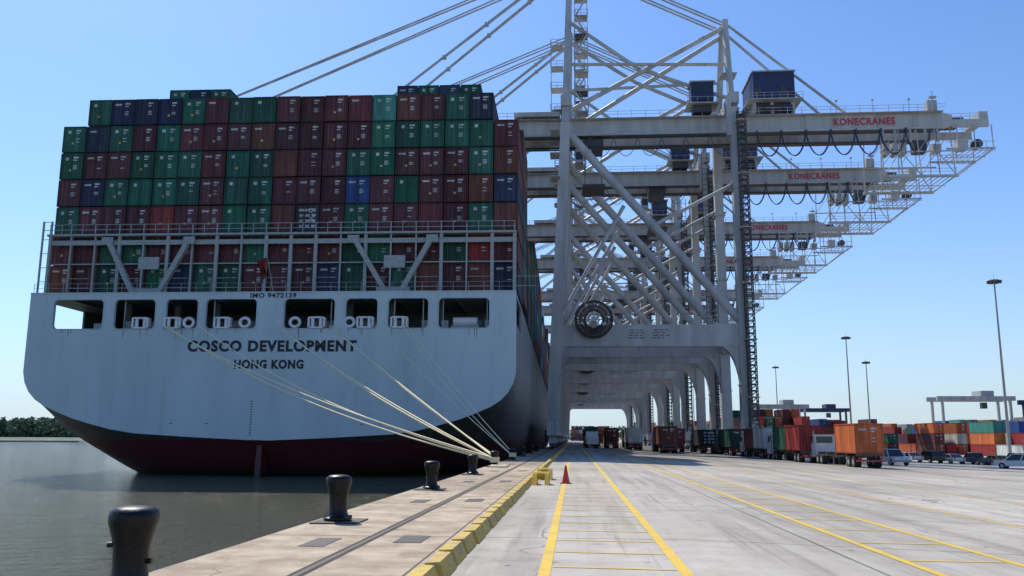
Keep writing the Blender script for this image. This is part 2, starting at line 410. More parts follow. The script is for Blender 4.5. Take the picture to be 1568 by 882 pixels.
for a,b in zip(ysec[:-1],ysec[1:]):
    wa,wb=HW*lerp(WF,a),HW*lerp(WF,b)
    mb.hexa([(HC-wa,a,15.5),(HC+wa,a,15.5),(HC+wb,b,15.5),(HC-wb,b,15.5),(HC-wa,a,16),(HC+wa,a,16),(HC+wb,b,16),(HC-wb,b,16)])
    if a>=12:
        for s in(-1,1):
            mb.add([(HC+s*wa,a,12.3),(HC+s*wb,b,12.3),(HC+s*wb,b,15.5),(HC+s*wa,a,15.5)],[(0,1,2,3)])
for s in(-1,1):
    xo=HC+s*(HW-.1)
    for a,b in((0,.9),(9.5,12)): mb.box(xo-.1,xo+.1,a,b,12.3,15.5)
    mb.box(xo-.1,xo+.1,.9,9.5,12.3,12.9); 
mb.obj('upper_side_plating',[M_flank_shaded],ship)
def rrect(x0,x1,z0,z1,r,seg=5):
    pts=[]
    for cx,cz,a0 in((x1-r,z1-r,0),(x0+r,z1-r,90),(x0+r,z0+r,180),(x1-r,z0+r,270)):
        for i in range(seg+1):
            t=math.radians(a0+90*i/seg); pts.append((cx+r*math.cos(t),cz+r*math.sin(t)))
    return pts
OP=[(-7.68,-2.64),(-12.7,-8.72),(-16.97,-13.8),(-23.2,-18.1),(-31.2,-26.04),(-35.3,-32.07),(-40.66,-36.45),(-47.0,-41.85)]
half=[(w*HW,1.3+6.7*t/.95) for w,t in TT]
out=[(HC+a,b) for a,b in reversed(half)]+[(HC-a,b) for a,b in half[1:]]
out=[(HC+HW,16)]+out+[(HC-HW,16)]
cu=bpy.data.curves.new('transom','CURVE'); cu.dimensions='2D'; cu.fill_mode='BOTH'; cu.extrude=.15
def spl(pts):
    s=cu.splines.new('POLY'); s.points.add(len(pts)-1)
    for p,q in zip(s.points,pts): p.co=(q[0],q[1],0,1)
    s.use_cyclic_u=True
spl(out)
for a,b in OP: spl(rrect(a,b,12.35,15.3,.45))
co=bpy.data.objects.new('transom',cu); COL.objects.link(co); bpy.context.view_layer.update()
tm=bpy.data.meshes.new_from_object(co.evaluated_get(bpy.context.evaluated_depsgraph_get())); bpy.data.objects.remove(co)
for v in tm.vertices: x,y,z=v.co; v.co=(x,-z-.15,y)
tm.materials.clear(); tm.materials.append(M_hull)
mkobj('transom',tm,ship)
mb=MB()
for a,b in OP:
    p=rrect(a-.04,b+.04,12.31,15.34,.48); q=[(x,-.33,z) for x,z in p]; mb.poly(q+[q[0]],.045,6)
mb.box(-BM,0,-.36,-.28,15.95,16.06); 
mb.obj('opening_rims',[M_hull],ship)
for t,x,z,w,h in (('COSCO DEVELOPMENT',-24.3,10.0,17.1,1.15),('HONG KONG',-24.5,8.3,7.0,.92),('IMO 9472139',-24.4,15.42,4.7,.5)):
    me=text_mesh(t,w,h,.045 if h>.9 else .03); me.materials.append(M_blk)
    o=mkobj('name_lettering',me,ship,(x,-.32,z))
mb=MB(); rr=random.Random(5)
M_weep=pmat('rust_weep',(.25,.19,.13),.7,var=.4,scale=3)
for a,b in OP:
    for q in range(3):
        x=rr.uniform(a+.3,b-.3); L=rr.uniform(.3,1.1); mb.add([(x-.05,-.304,12.28),(x+.05,-.304,12.28),(x+.015,-.304,12.28-L),(x-.01,-.304,12.28-L)],[(3,2,1,0)])
mb.obj('rust_weeps',[M_weep],ship)
# mooring deck
mb=MB()
mb.box(-BM+.3,-.3,.02,11.9,12.0,12.2,0); mb.box(-BM+9,-.25,11,11.2,12.2,15.5,0)
for x in (-1.6,-8.2,-13.2,-17.5,-24.6,-31.6,-35.9,-41.2): mb.box(x-.3,x+.3,3.5,4.0,12.2,15.5,0)
for x in range(3,48,3): mb.box(-x-.08,-x+.08,.1,11,15.2,15.5,0)
for x in(-5,-15.5,-21,-29,-38.5):
    mb.cyl((x-1.3,5,13.2),(x+1.3,5,13.2),.65,.65,14,1); 
    for e in(-1.35,0,1.35): mb.cyl((x+e-.06,5,13.2),(x+e+.06,5,13.2),.95,.95,16,0)
    mb.box(x-1.7,x+1.7,4.4,5.6,12.2,12.7,0)
mb.cyl((-42.8,2.5,12.2),(-42.8,2.5,14.1),.7,.5,12,1); mb.box(-44,-42.5,2,3,12.2,13.2,1); mb.cyl((-42.6,1.8,13.5),(-42.6,1.8,15.4),.25,.2,10,1)
mb.cyl((-6.4,1.6,13.2),(-4,1.6,13.2),.45,.45,14,2); mb.box(-6.6,-3.8,1.1,2.1,12.2,12.8,1)
for x in (-2.9,-7.3,-9.3,-12.2,-18.6,-30.6,-39.9): mb.box(x-.05,x+.05,.3,.4,12.2,15.5,1); mb.box(x-.3,x+.4,1.2,1.9,12.2,13.3,1)
mb.obj('mooring_deck',[M_inner,M_grey,M_white],ship)
mb=MB()
for x in(-37.9,-34.6,-29.5,-19.9,-15.0,-11.6):
    mb.box(x-.85,x-.68,-.42,.3,12.36,13.45); mb.box(x+.68,x+.85,-.42,.3,12.36,13.45)
    mb.box(x-.85,x+.85,-.42,.3,12.36,12.5); mb.box(x-.68,x+.68,-.42,.3,13.35,13.5)
    for e in(-.4,.4): mb.cyl((x+e,-.2,12.5),(x+e,-.2,13.35),.17,.17,10)
for x in(-32.95,-27.2,-22.1,-16.6):
    pts=[(x+.5*math.cos(t*math.pi/8),-.2,12.95+.45*math.sin(t*math.pi/8)) for t in range(17)]
    mb.poly(pts,.16,8)
mb.obj('roller_fairleads',[M_white],ship)
mb=MB(); mb.hexa([(HC-.8,-.1,-6),(HC-.1,-.1,-6),(HC-.1,4,-6),(HC-.8,4,-6),(HC-.7,.4,1.25),(HC-.2,.4,1.25),(HC-.2,4,1.25),(HC-.7,4,1.25)])
mb.obj('rudder',[M_flank_shaded],ship)
mb=MB()
for k in range(14):
    mb.box(HC-1.3,HC-1.12,-.325,-.3,1.8+k*.25,1.88+k*.25)
for x in (-34,-30.4,-15,-13): mb.box(x-.15,x+.15,-.325,-.3,2.9,2.96)
mb.obj('draft_marks',[M_blk],ship)
mb=MB(); mb.box(-49.2,-.4,2.95,15.2,16.0,16.6)
for k in range(1,22):
    y=3+k*14.0
    if y>285: break
    mb.box(-48.6,-1.,y,y+12.2,16.,16.6 if k>1 else 17.8)
mb.obj('hatch_covers',[M_dark],ship)
rows=["bmgmgnggmmmngmgbmbn","mmggmmmmgmmmggmmgrm",
      "gmmmrmmggbkmgmmmmgb","mnggggmggmmmBmgmmbn","gmmgggmggbmmggmmmgb","gngmgmmmbmmmmgggggm"," gnnngmggmmmmtbmgn "]
CP=2.63
mb=MB(); XL=-49.95
for ri,row in enumerate(rows):
    for ci,k in enumerate(row):
        if k==' ': continue
        y=3.0+random.uniform(-.08,.08)
        container(mb,XL+ci*CP+.05+random.uniform(-.02,.02),y,16.6+ri*3.045+(0.35 if ri>=2 else 0),jit(C[k]),w=2.53,h=2.93,kind=k)
mb.obj('aft_container_stack',[M_cont],ship)
mb=MB()
keys='ggmmmmmnbbgrBkwot'
for k in range(1,22):
    y=3+k*14.0
    if k==1: y=15.9
    if y>285: break
    base=random.choice([4,5,6,6,7]) if k>1 else 7
    for ci in range(19):
        hh=base
        if k==1: hh=9 if (2<=ci<=4 or 13<=ci<=16) else 7
        if k in(2,3) : hh=min(hh,5) if ci>16 else hh
        for ri in range(hh):
            hid = (0<ci<18) and ri<hh-2
            if hid: continue
            kk=random.choice(keys)
            if k==1 and ri>6: kk=random.choice('nngmn')
            z=(17.8 if k==1 else 16.6)+ri*3.0
            container(mb,XL+ci*CP+.05,y,z,jit(C[kk]),w=2.53,h=2.9,detail=1 if ci in(0,18) or (k==1 and ri>6) else 0,door=(k==1 and ri>6),kind=kk)
mb.obj('forward_container_stacks',[M_cont],ship)
# lashing bridge
mb=MB()
Y0=2.2
mb.box(-49.9,-.1,Y0-.35,Y0+.6,22.5,22.72); mb.box(-49.7,-.1,Y0-.14,Y0+.12,21.55,22.05)
mb.box(-49.7,-.1,Y0-.1,Y0+.12,16.05,16.4); mb.box(-49.7,-.1,Y0-.03,Y0+.05,19.45,19.58)
for i in range(20):
    x=XL+i*CP
    x=max(-49.6,min(-.3,x))
    w=.34 if i in(0,3,5,7,9,10,11,13,16,18,19) else .16
    mb.box(x-w/2,x+w/2,Y0-.18,Y0+.1,16.3,22.5)
    mb.box(x-.05,x+.05,Y0-.3,Y0-.22,22.7,23.75)
    if i<19: mb.box(x+1.2,x+1.26,Y0-.3,Y0-.24,22.7,23.75)
    if i%2: 
        for z in(16.9,17.9): mb.box(x,x+CP*.9,Y0-.25,Y0-.2,z,z+.05)
for z in(23.15,23.7): mb.box(-49.7,-.2,Y0-.31,Y0-.25,z,z+.06)
for a,b in((-43.2,-40.0),(-34.4,-37.4),(-17.0,-13.4),(-8.8,-12.0)):
    mb.beam((a,Y0-.3,22.1),(b,Y0-.3,16.2),.55,.5)
    mb.box(a-.6,a+.6,Y0-.52,Y0-.36,21.5,22.3)
for a in(-38.7,-12.7): mb.box(a-1.7,a+1.7,Y0-.5,Y0-.2,16.0,16.8); mb.box(a-1.1,a+1.1,Y0-.2,Y0,18.9,20.2)
for x in(-50.1,-49.2): mb.box(x-.08,x+.08,Y0-.8,Y0-.64,16,24.0)
for z in (17.5,19,20.5,22,23,23.9): mb.box(-50.1,-49.2,Y0-.76,Y0-.7,z,z+.06)
for i in range(33):
    x=-49.4+i*1.54; mb.box(x-.02,x+.02,-.2,-.16,16.05,17.0)
for z in(16.5,16.98): mb.box(-49.4,-.1,-.2,-.17,z,z+.03)
mb.obj('lashing_bridge',[M_grey],ship)
# ensign
mb=MB(); mb.cyl((-24.6,.2,16),(-25.0,-1.0,19.6),.05,.04,8,1)
g=[]
for i in range(7):
    for j in range(9): g.append((-25.0-.12*i+.10*math.sin(j*1.1+i),-.95-.14*i*math.cos(j*.5)+.12*math.sin(i*2+j*.6),19.5-.26*j-.10*i))
mb.add(g,[(i*9+j,i*9+j+1,(i+1)*9+j+1,(i+1)*9+j) for i in range(6) for j in range(8)],0,(.16,.012,.012))
mb.obj('ensign_flag',[M_paint,M_grey],ship)
mb=MB(); mb.cyl((-12.5,14.9,38),(-12.5,14.9,41.8),.07,.05,8); mb.beam((-12.5,14.9,41.2),(-12.0,14.9,42.2),.08,.08); mb.box(-12.9,-12.1,14.8,15,38,38.6); mb.obj('aft_light_mast',[M_white],ship)

# ropes
R8=Matrix.Rotation(math.radians(.8),4,'Z')
def rope(lx,lz,end,sag,r=.045):
    a=R8@Vector((lx,-.45,lz))+Vector((-5.6,83.7,0)); b=Vector(end); pts=[]
    for i in range(25):
        t=i/24; p=a.lerp(b,t); p.z-=4*sag*t*(1-t); pts.append(p)
    mb=MB(); mb.poly(pts,r,6)
    mb.obj('mooring_rope',[M_rope],smooth=True)
E1=(-4.9,51.0,.55); E2=(-4.85,66.0,.5); E3=(-4.9,51,.4)
for lx,e,s in((-35.3,E1,.9),(-34.9,E3,1.3),(-31.7,(-4.9,51.1,.5),1.3),(-23.9,E1,.5),(-23.5,(-4.7,51,.45),.8),(-18.5,(-4.6,51,.5),.15),(-18.2,(-4.4,51,.45),.4)):
    rope(lx,12.55,e,s,.055)
for lx,e,s in((-13.9,E2,.3),(-10.8,(-4.6,66,.5),.3),(-11.2,(-4.75,66,.45),.7)): rope(lx,12.6,e,s,.033)
mb=MB()
for (bx,by) in((-4.65,51),(-4.65,66)):
    for k in range(4):
        q=[(bx+.25*math.cos(u*math.pi/8),by+.25*math.sin(u*math.pi/8),.3+.075*k) for u in range(17)]; mb.poly(q,.05,6)
for k in range(3):
    mb.poly([(-4.3+.5*math.sin(u*.7+k),49.3+k*.4+u*.12,.06+.02*k) for u in range(14)],.05,6)
mb.obj('rope_coil',[M_rope],smooth=True)

# ------------------------------------------------------------------ CRANE
def make_crane(TX=0.):
    mb=MB(); Wt,Nv,Dk,Rd,Cb,Gl,Rl=range(7)
    GB=-.83
    def grate(x0,x1,y0,y1,z,st=.9):
        x=x0
        while x<=x1+.01: mb.box(x-.05,x+.05,y0,y1,z-.06,z+.02,Wt); x+=st
        for y in(y0,(y0+y1)/2,y1): mb.box(x0,x1,y-.06,y+.06,z-.14,z-.065,Wt)
    for s in(-1,1):
        y=9*s
        mb.beam((-3.4,y,3),(-1.0,y,54),2.0,1.9,Wt,w1=1.6,h1=1.6)
        mb.beam((27,y,2.2),(27,y,56),1.8,1.8,Wt,w1=1.4,h1=1.5)
        mb.beam((-2.8,y*1.001,17.9),(27,y*1.001,17.9),1.5,3.5,Wt)
        for sx,x,RX,RZ in((1,-2.4,2.0,3.2),(-1,26.2,3.2,7.5)):
            z0=16.2-RZ; prev=(x,z0)
            for k in range(1,9):
                t=math.pi/2*k/8; px=x+sx*RX*(1-math.cos(t)); pz=z0+RZ*math.sin(t)
                mb.hexa([(prev[0],y-.6,prev[1]),(prev[0],y+.6,prev[1]),(x,y+.6,prev[1]),(x,y-.6,prev[1]),(px,y-.6,pz),(px,y+.6,pz),(x,y+.6,pz),(x,y-.6,pz)],Wt)
                prev=(px,pz)
        mb.cyl((-.8,y,52.5),(26.4,y,20.5),.72,.72,14,Wt)
        mb.cyl((-2.6,y*.99,20),(8.5,y*.99,39.5),.32,.32,8,Wt)
        mb.cyl((13,y*.99,36),(26.6,y*.99,43),.3,.3,8,Wt)
        for zz in(10,30,42): mb.box(26.0,28.0,y-1.0,y+1.0,zz,zz+.18,Wt)
        for f in(.12,.5,.88):
            p=Vector((-.8,y,52.5)).lerp(Vector((26.4,y,20.5)),f); q=Vector((-.8,y,52.5)).lerp(Vector((26.4,y,20.5)),f+.006); mb.cyl(p,q,.9,.9,14,Wt)
        yy=3.2*s
        mb.box(-76,62.6,yy-.55,yy+.55,53.6,56.7,Wt)
        mb.box(-76,62.6,yy-.62,yy+.62,56.7,56.8,Wt); mb.box(-76,62.6,yy+s*.6,yy+s*1.7,56.35,56.42,Wt)
        mb.box(-76,62.6,yy-.62,yy+.62,53.5,53.6,Dk); mb.box(-76,62.6,yy-s*.9,yy-s*.56,53.45,53.75,Dk)
        x=-74
        while x<62: mb.box(x-.06,x+.06,yy-.63,yy-.56,53.7,56.6,Wt); mb.box(x-.06,x+.06,yy+.56,yy+.63,53.7,56.6,Wt); x+=6
        mb.hexa([(62.6,yy-.5,53.7),(64.4,yy-.4,54.2),(64.4,yy+.4,54.2),(62.6,yy+.5,53.7),(62.6,yy-.5,56.6),(64.4,yy-.4,56.0),(64.4,yy+.4,56.0),(62.6,yy+.5,56.6)],Wt)
        mb.box(64.4,70.4,yy-.3,yy+.3,54.0,55.3,Wt)
        x=-76
        while x<63:
            mb.box(x-.04,x+.04,yy+s*1.62,yy+s*1.7,56.4,57.6,Wt); x+=2.4
        for z in(57.0,57.55): mb.box(-76,63,yy+s*1.62,yy+s*1.68,z,z+.06,Wt)
        for z in(55.9,56.4): mb.box(63,70.4,yy-.03,yy+.03,z,z+.06,Wt)
        for x in(64.5,66,67.5,69,70.3): mb.box(x-.04,x+.04,yy-.04,yy+.04,55.3,56.46,Wt)
        mb.beam((-1.0,y,54),(-.1,1.4*s,89),1.3,1.3,Wt,w1=.9,h1=.9)
        mb.cyl((27,y*.8,56.5),(27.5,1.5*s,75),.65,.55,12,Wt)
        for e in(0,.5):
            mb.cyl((-.1,1.5*s,88.5-e),(-38,3.2*s,57.2-e*.2),.15,.15,6,Wt); mb.cyl((-.1,1.5*s,88.8-e*1.5),(-74,3.2*s,57.3),.15,.15,6,Wt)
            mb.cyl((-.1,1.5*s,88.8-e*1.2),(27.5,1.5*s,75-e*1.2),.15,.15,6,Wt)
        for f in (.2,.4,.6,.8):
            p=Vector((-.1,1.5*s,88.5)).lerp(Vector((-38,3.2*s,57)),f); mb.box(p.x-.35,p.x+.35,p.y-.3,p.y+.3,p.z-.45,p.z+.2,Wt)
        mb.cyl((27.5,1.5*s,75),(47,3.2*s,56.8),.25,.25,8,Wt)
        mb.cyl((27.3,2*s,74),(-.8,5*s,57.5),.42,.42,10,Wt)
        mb.cyl((-.5,4*s,75),(12,3*s,66),.35,.35,8,Wt); mb.cyl((12,3*s,66),(27.2,4.5*s,59.5),.35,.35,8,Wt)
        mb.cyl((-.8,5.8*s,66),(27.2,4*s,66),.3,.3,8,Wt)
        mb.cyl((-74,3.2*s,57.2),(-60,3.2*s,57.2),.2,.2,6,Wt)
    for x,z0 in((-1.0,58),(27,57.8)): mb.box(x-.8,x+.8,-9.6,9.6,z0-1,z0+.9,Wt)
    for x in(-2.9,27): mb.box(x-.62,x+.62,-9,9,16.6,19.3,Wt)
    for x,b in((-3.4,0),(27,GB)):
        mb.box(x-.8,x+.8,-13,13,b+2.1,b+4.2,Wt)
        for yy in(-11,-7,7,11):
            mb.box(x-.5,x+.5,yy-1.7,yy+1.7,b+.9,b+1.7,Wt); mb.box(x-.35,x+.35,yy-.35,yy+.35,b+1.6,b+2.2,Wt)
            for w in(-1.2,-.4,.4,1.2): mb.cyl((x-.25,yy+w,b+.42),(x+.25,yy+w,b+.42),.38,.38,12,Dk); 
            mb.box(x-.42,x+.42,yy-1.6,yy+1.6,b+.55,b+.95,Dk)
        mb.box(x-1.4,x-.9,-4,-1,b+1,b+3,Dk)
    mb.box(-.6,.4,-1.8,1.8,88,89.4,Wt); mb.box(27,28,-2,2,74.4,75.6,Wt)
    mb.cyl((-.1,0,89.4),(-.1,0,94),.1,.05,6,Wt)
    z=58;k=0
    while z<88:
        mb.box(.6,3.0,-4.2,-1.6,z,z+.1,Dk if k%3==1 else Wt)
        for zz in(.5,1.1):
            mb.beam((.6,-4.2,z+zz),(3,-4.2,z+zz),.07,.07,Wt); mb.beam((3,-4.2,z+zz),(3,-1.6,z+zz),.07,.07,Wt)
        for px in(.6,1.8,3.0): mb.beam((px,-4.2,z),(px,-4.2,z+1.1),.08,.08,Wt)
        a,b=(.8,2.8) if k%2 else (2.8,.8)
        mb.beam((a,-3.8,z),(b,-3.8,z+3.6),.7,.18,Wt); mb.beam((a,-4.15,z+.9),(b,-4.15,z+4.5),.06,.06,Wt); z+=3.6;k+=1
    for px in(.7,2.9): mb.beam((px,-4.2,54),(px,-4.2,88),.12,.12,Wt)
    for z in (58,62,66,70):
        mb.box(-3.6,-1.4,-5,-2.5,z,z+.1,Wt); 
        for zz in(.5,1.1): mb.beam((-3.6,-5,z+zz),(-1.4,-5,z+zz),.07,.07,Wt)
        for px in(-3.6,-2.5): mb.beam((px,-5,z),(px,-5,z+1.1),.08,.08,Wt)
    mb.beam((-3.5,-4.9,58),(-3.5,-4.9,71),.12,.12,Wt)
    for z in (44,48,52):
        mb.box(-3.6,-2.0,-11.5,-8,z,z+.12,Wt); mb.beam((-3.6,-11.5,z+1),(-2.0,-11.5,z+1),.07,.07,Wt); mb.beam((-3.6,-11.5,z+.5),(-2.0,-11.5,z+.5),.07,.07,Wt)
    ex,ey=27.75,-10.9
    for dx in(-.62,.62):
        for dy in(-.6,.6): mb.beam((ex+dx,ey+dy,GB),(ex+dx,ey+dy,55),.15,.15,Dk)
    z=0;k=0
    while z<55:
        for dy in(-.6,.6): mb.beam((ex-.6,ey+dy,z),(ex+.6,ey+dy,z),.12,.12,Dk); mb.beam((ex-.6,ey+dy,z+.1),(ex+.6,ey+dy,z+1.0),.08,.08,Dk)
        for dx in(-.6,.6): mb.beam((ex+dx,ey-.6,z),(ex+dx,ey+.6,z+1.0),.08,.08,Dk)
        mb.box(ex-.55,ex+.55,ey-.05,ey+.55,z+.1,z+.2,Dk); z+=1.0
    for z in range(8,54,9): mb.box(ex-.9,ex+.9,ey-.8,ey+1.2,z,z+.12,Wt)
    mb.box(ex-.5,ex+.5,ey-.5,ey+.5,2,4.4,Wt)
    for dx in(-.5,.5): mb.beam((24.5+dx,8,20),(24.5+dx,8,54),.12,.12,Dk)
    z=20
    while z<54: mb.beam((24,8,z),(25,8,z),.08,.08,Dk); z+=1
    # machinery house
    mb.box(31.3,38.3,-4.6,4.6,59.2,64.2,Nv); mb.box(31.1,38.5,-4.9,4.9,64.2,64.4,Wt)
    for x in (32.3,34,35.7,37.4): mb.box(x-.05,x+.05,-4.66,-4.6,59.2,64.2,Dk)
    for x in (31.6,35.9): mb.box(x,x+1,-4.68,-4.6,59.4,61.4,Dk)
    mb.box(30.2,39.4,-5.6,5.6,58.9,59.05,Wt)
    x=30.3
    while x<39.4: mb.box(x-.03,x+.03,-5.6,-5.54,59.0,60.1,Wt); x+=1.3
    mb.box(30.2,39.4,-5.6,-5.55,60.05,60.1,Wt); mb.box(30.2,39.4,-5.6,-5.55,59.55,59.6,Wt)
    for x in(31.5,34.5,38): mb.box(x-.3,x+.3,-4,4,56.9,58.9,Wt)
    mb.box(31.6,37.6,-3.9,3.9,57.0,58.7,Dk)
    mb.cyl((33,-4.4,57.7),(35.5,-4.4,57.7),.5,.5,10,Dk); mb.box(36.3,37.8,-4.6,-3.9,57,58.2,Nv)
    mb.box(20.6,24.4,-5.4,-2.2,59.0,62.3,Nv); mb.box(20.3,24.7,-5.7,-2,62.3,62.5,Wt); mb.box(19.8,25.2,-6,-1.5,58.3,58.5,Wt)
    mb.box(20.9,24.0,-5.2,-2.5,57,58.3,Dk)
    for x in(20.9,22.1,23.3): mb.box(x,x+.9,-5.44,-5.4,60.2,61.6,Gl)
    mb.box(19.8,25.2,-6,-5.95,59.4,59.46,Wt)
    for x in(19.8,21.5,23.3,25.1): mb.box(x,x+.07,-6,-5.93,58.5,59.5,Wt)
    # trolley
    t=TX
    mb.box(16+t,19.5+t,-3,3,52.0,53.3,Dk); mb.box(14.6+t,16+t,-1.4,1.2,49.6,52,Wt); mb.box(14.7+t,15.9+t,-1.45,-1.4,50.1,51.5,Gl)
    for x in(16.3+t,19.2+t):
        for yy in(-2,2): mb.cyl((x,yy,52),(x,yy,45),.04,.04,4,Dk)
    mb.box(15.8+t,19.7+t,-3,3,44.6,45.1,Dk)
    mb.box(-10,-2,-5.2,5.2,56.8,57.6,Wt)
    # festoon loops
    x=31.5
    while x<60:
        pts=[]
        for i in range(13):
            q=i/12; pts.append((x+4.1*q,-4.9,53.0-4.1*(4*q*(1-q))**.7))
        mb.poly(pts,.085,5,Cb); pts=[(a,b+.5,c+.22) for a,b,c in pts]; mb.poly(pts,.07,5,Cb)
        mb.box(x-.15,x+.15,-5.2,-4.4,52.8,53.4,Dk); x+=4.1
    mb.box(-60,61,-5.05,-4.95,53.3,53.5,Wt)
    x=-1.0
    while x<28:
        pts=[(x+4.1*q/10,-4.9,53.0-3.6*(4*q/10*(1-q/10))**.75) for q in range(11)]; mb.poly(pts,.06,5,Cb); x+=4.1
    # rear maintenance platform (open gratings)
    D=-3.4
    for yy in(-5,5):
        for x in(55.5,58.5,61.5,64.5,67.0): mb.beam((x+D,yy,44.9),(x+D,yy*.8,53.6),.15,.15,Wt)
        mb.box(55.2+D,67.4+D,yy-.12,yy+.12,44.8,45.15,Wt)
        for z in(45.7,46.2): mb.box(55.2+D,67.4+D,yy-.04,yy+.04,z,z+.07,Wt)
        for a,b in((55.5,58.5),(61.5,58.5),(61.5,64.5),(67,64.5)): mb.beam((a+D,yy,45.1),(b+D,yy*.9,49.5),.12,.12,Wt)
        mb.box(55.2+D,68+D,yy*.9-.08,yy*.9+.08,49.3,49.5,Wt)
        for a in (55.5,58.5,61.5,64.5): mb.beam((a+D,yy*.9,49.5),(a+3+D,yy*.82,53.4),.09,.09,Wt)
        mb.beam((67.4+D,yy,45),(70.6,yy*.7,50.0),.18,.18,Wt); mb.box(63,71,yy*.72-.1,yy*.72+.1,49.9,50.2,Wt)
        for x in(65,67.8,70.7): mb.beam((x,yy*.72,50.0),(x,yy*.72,54.2),.14,.14,Wt)
        for x in(66,67,68.6,69.6): mb.beam((x,yy*.72,50.2),(x,yy*.72,51.3),.07,.07,Wt)
        mb.box(63,71,yy*.72-.04,yy*.72+.04,51.25,51.32,Wt)
    grate(55.2+D,67.4+D,-5,5,44.8); grate(64.4,71,-3.6,3.6,49.8)
    for x in(56.5+D,57.9+D,59.3+D): mb.cyl((x,-4.2,49.4),(x,-2.6,49.4),.5,.5,12,Wt); mb.box(x-.5,x+.5,-4,-2.8,49.9,51.2,Wt)
    mb.box(61+D,63.0+D,-4.2,-2.4,49.4,51.3,Dk); mb.box(64+D,65.4+D,-4.2,-2.6,49.4,50.8,Wt); mb.box(65,66.7,-3.6,-1.8,50.0,51.8,Wt); mb.cyl((68.4,-3.4,51.0),(68.4,-2,51.0),.8,.8,14,Dk)
    mb.box(69.2,70.7,-2.8,2.8,55.3,56.9,Wt); mb.box(64.6,67,-2,2,55.3,56.2,Dk)
    mb.box(60.3,61.9,-4.1,-2.5,56.8,58.6,Wt)
    for x in(56,58,60.5,63,65): mb.cyl((x+D,-4,53.5),(x+D,-4,51.2),.25,.25,8,Wt)
    mb.cyl((61.5,-3.4,56.7),(61.5,-3.4,60.5),.09,.06,6,Wt); mb.box(60.9,62.1,-3.7,-3.1,59.2,59.5,Wt)
    for x in(57,51,45): mb.cyl((x,-4.8,56.4),(x,-4.8,58.6),.05,.04,5,Wt); mb.box(x-.2,x+.2,-5,-4.7,58.4,58.65,Wt)
    mb.box(25.8,28.6,-5,-2,64,64.15,Wt); mb.box(25.6,26.4,-9.9,-9.2,51,58,Wt)
    # cable reel
    cx,cz,yy=3.3,20.4,-10.6; R=3.0
    for rr in(R,R*.93,R*.72,R*.5):
        pts=[(cx+rr*math.cos(q*math.pi/20),yy,cz+rr*math.sin(q*math.pi/20)) for q in range(41)]; mb.poly(pts,.1,6,Rl)
    for q in range(60):
        a=q*math.pi/30; mb.beam((cx+1.3*math.cos(a),yy+.25*(q%2),cz+1.3*math.sin(a)),(cx+R*math.cos(a),yy+.25*(q%2),cz+R*math.sin(a)),.15,.12,Rl)
    for q in range(8):
        a=q*math.pi/4; mb.beam((cx+.3*math.cos(a),yy,cz+.3*math.sin(a)),(cx+1.5*math.cos(a),yy,cz+1.5*math.sin(a)),.12,.14,Wt)
    mb.cyl((cx,yy-.5,cz),(cx,yy+1.3,cz),.45,.45,14,Wt); mb.box(cx-.4,cx+.4,yy+.5,yy+1.4,cz-2.5,cz,Wt)
    for z in(20.4,20.9): mb.box(-2,26,-9.95,-9.9,z,z+.05,Wt)
    x=-2
    while x<26: mb.box(x,x+.05,-9.95,-9.9,19.7,20.9,Wt); x+=2
    rq=random.Random(2)
    for x0 in(8.6,12.6):
        for q in range(4):
            xx=x0+rq.uniform(0,.3)
            for _ in range(3):
                w=rq.uniform(.4,.9); mb.box(xx,xx+w,-9.80,-9.778,18.7-.42*q,18.83-.42*q,Dk); xx+=w+.2
    me=text_mesh('KONECRANES',10.2,1.3,.03,.01)
    for v in me.vertices: v.co=Vector((v.co.x+49.8,v.co.y-3.85,v.co.z+54.5))
    mb.add([tuple(v.co) for v in me.vertices],[tuple(p.vertices) for p in me.polygons],Rd)
    return mb.mesh('gantry_crane',[M_crane,M_navy,M_dark,M_red,M_cable,M_glass,M_reel])
cmA=make_crane(-14.); cmB=make_crane(0.)
for i,y in enumerate((147,178,222,265,325,362,425)): mkobj('gantry_crane',cmA if i%3==0 else cmB,loc=(0,y,0))

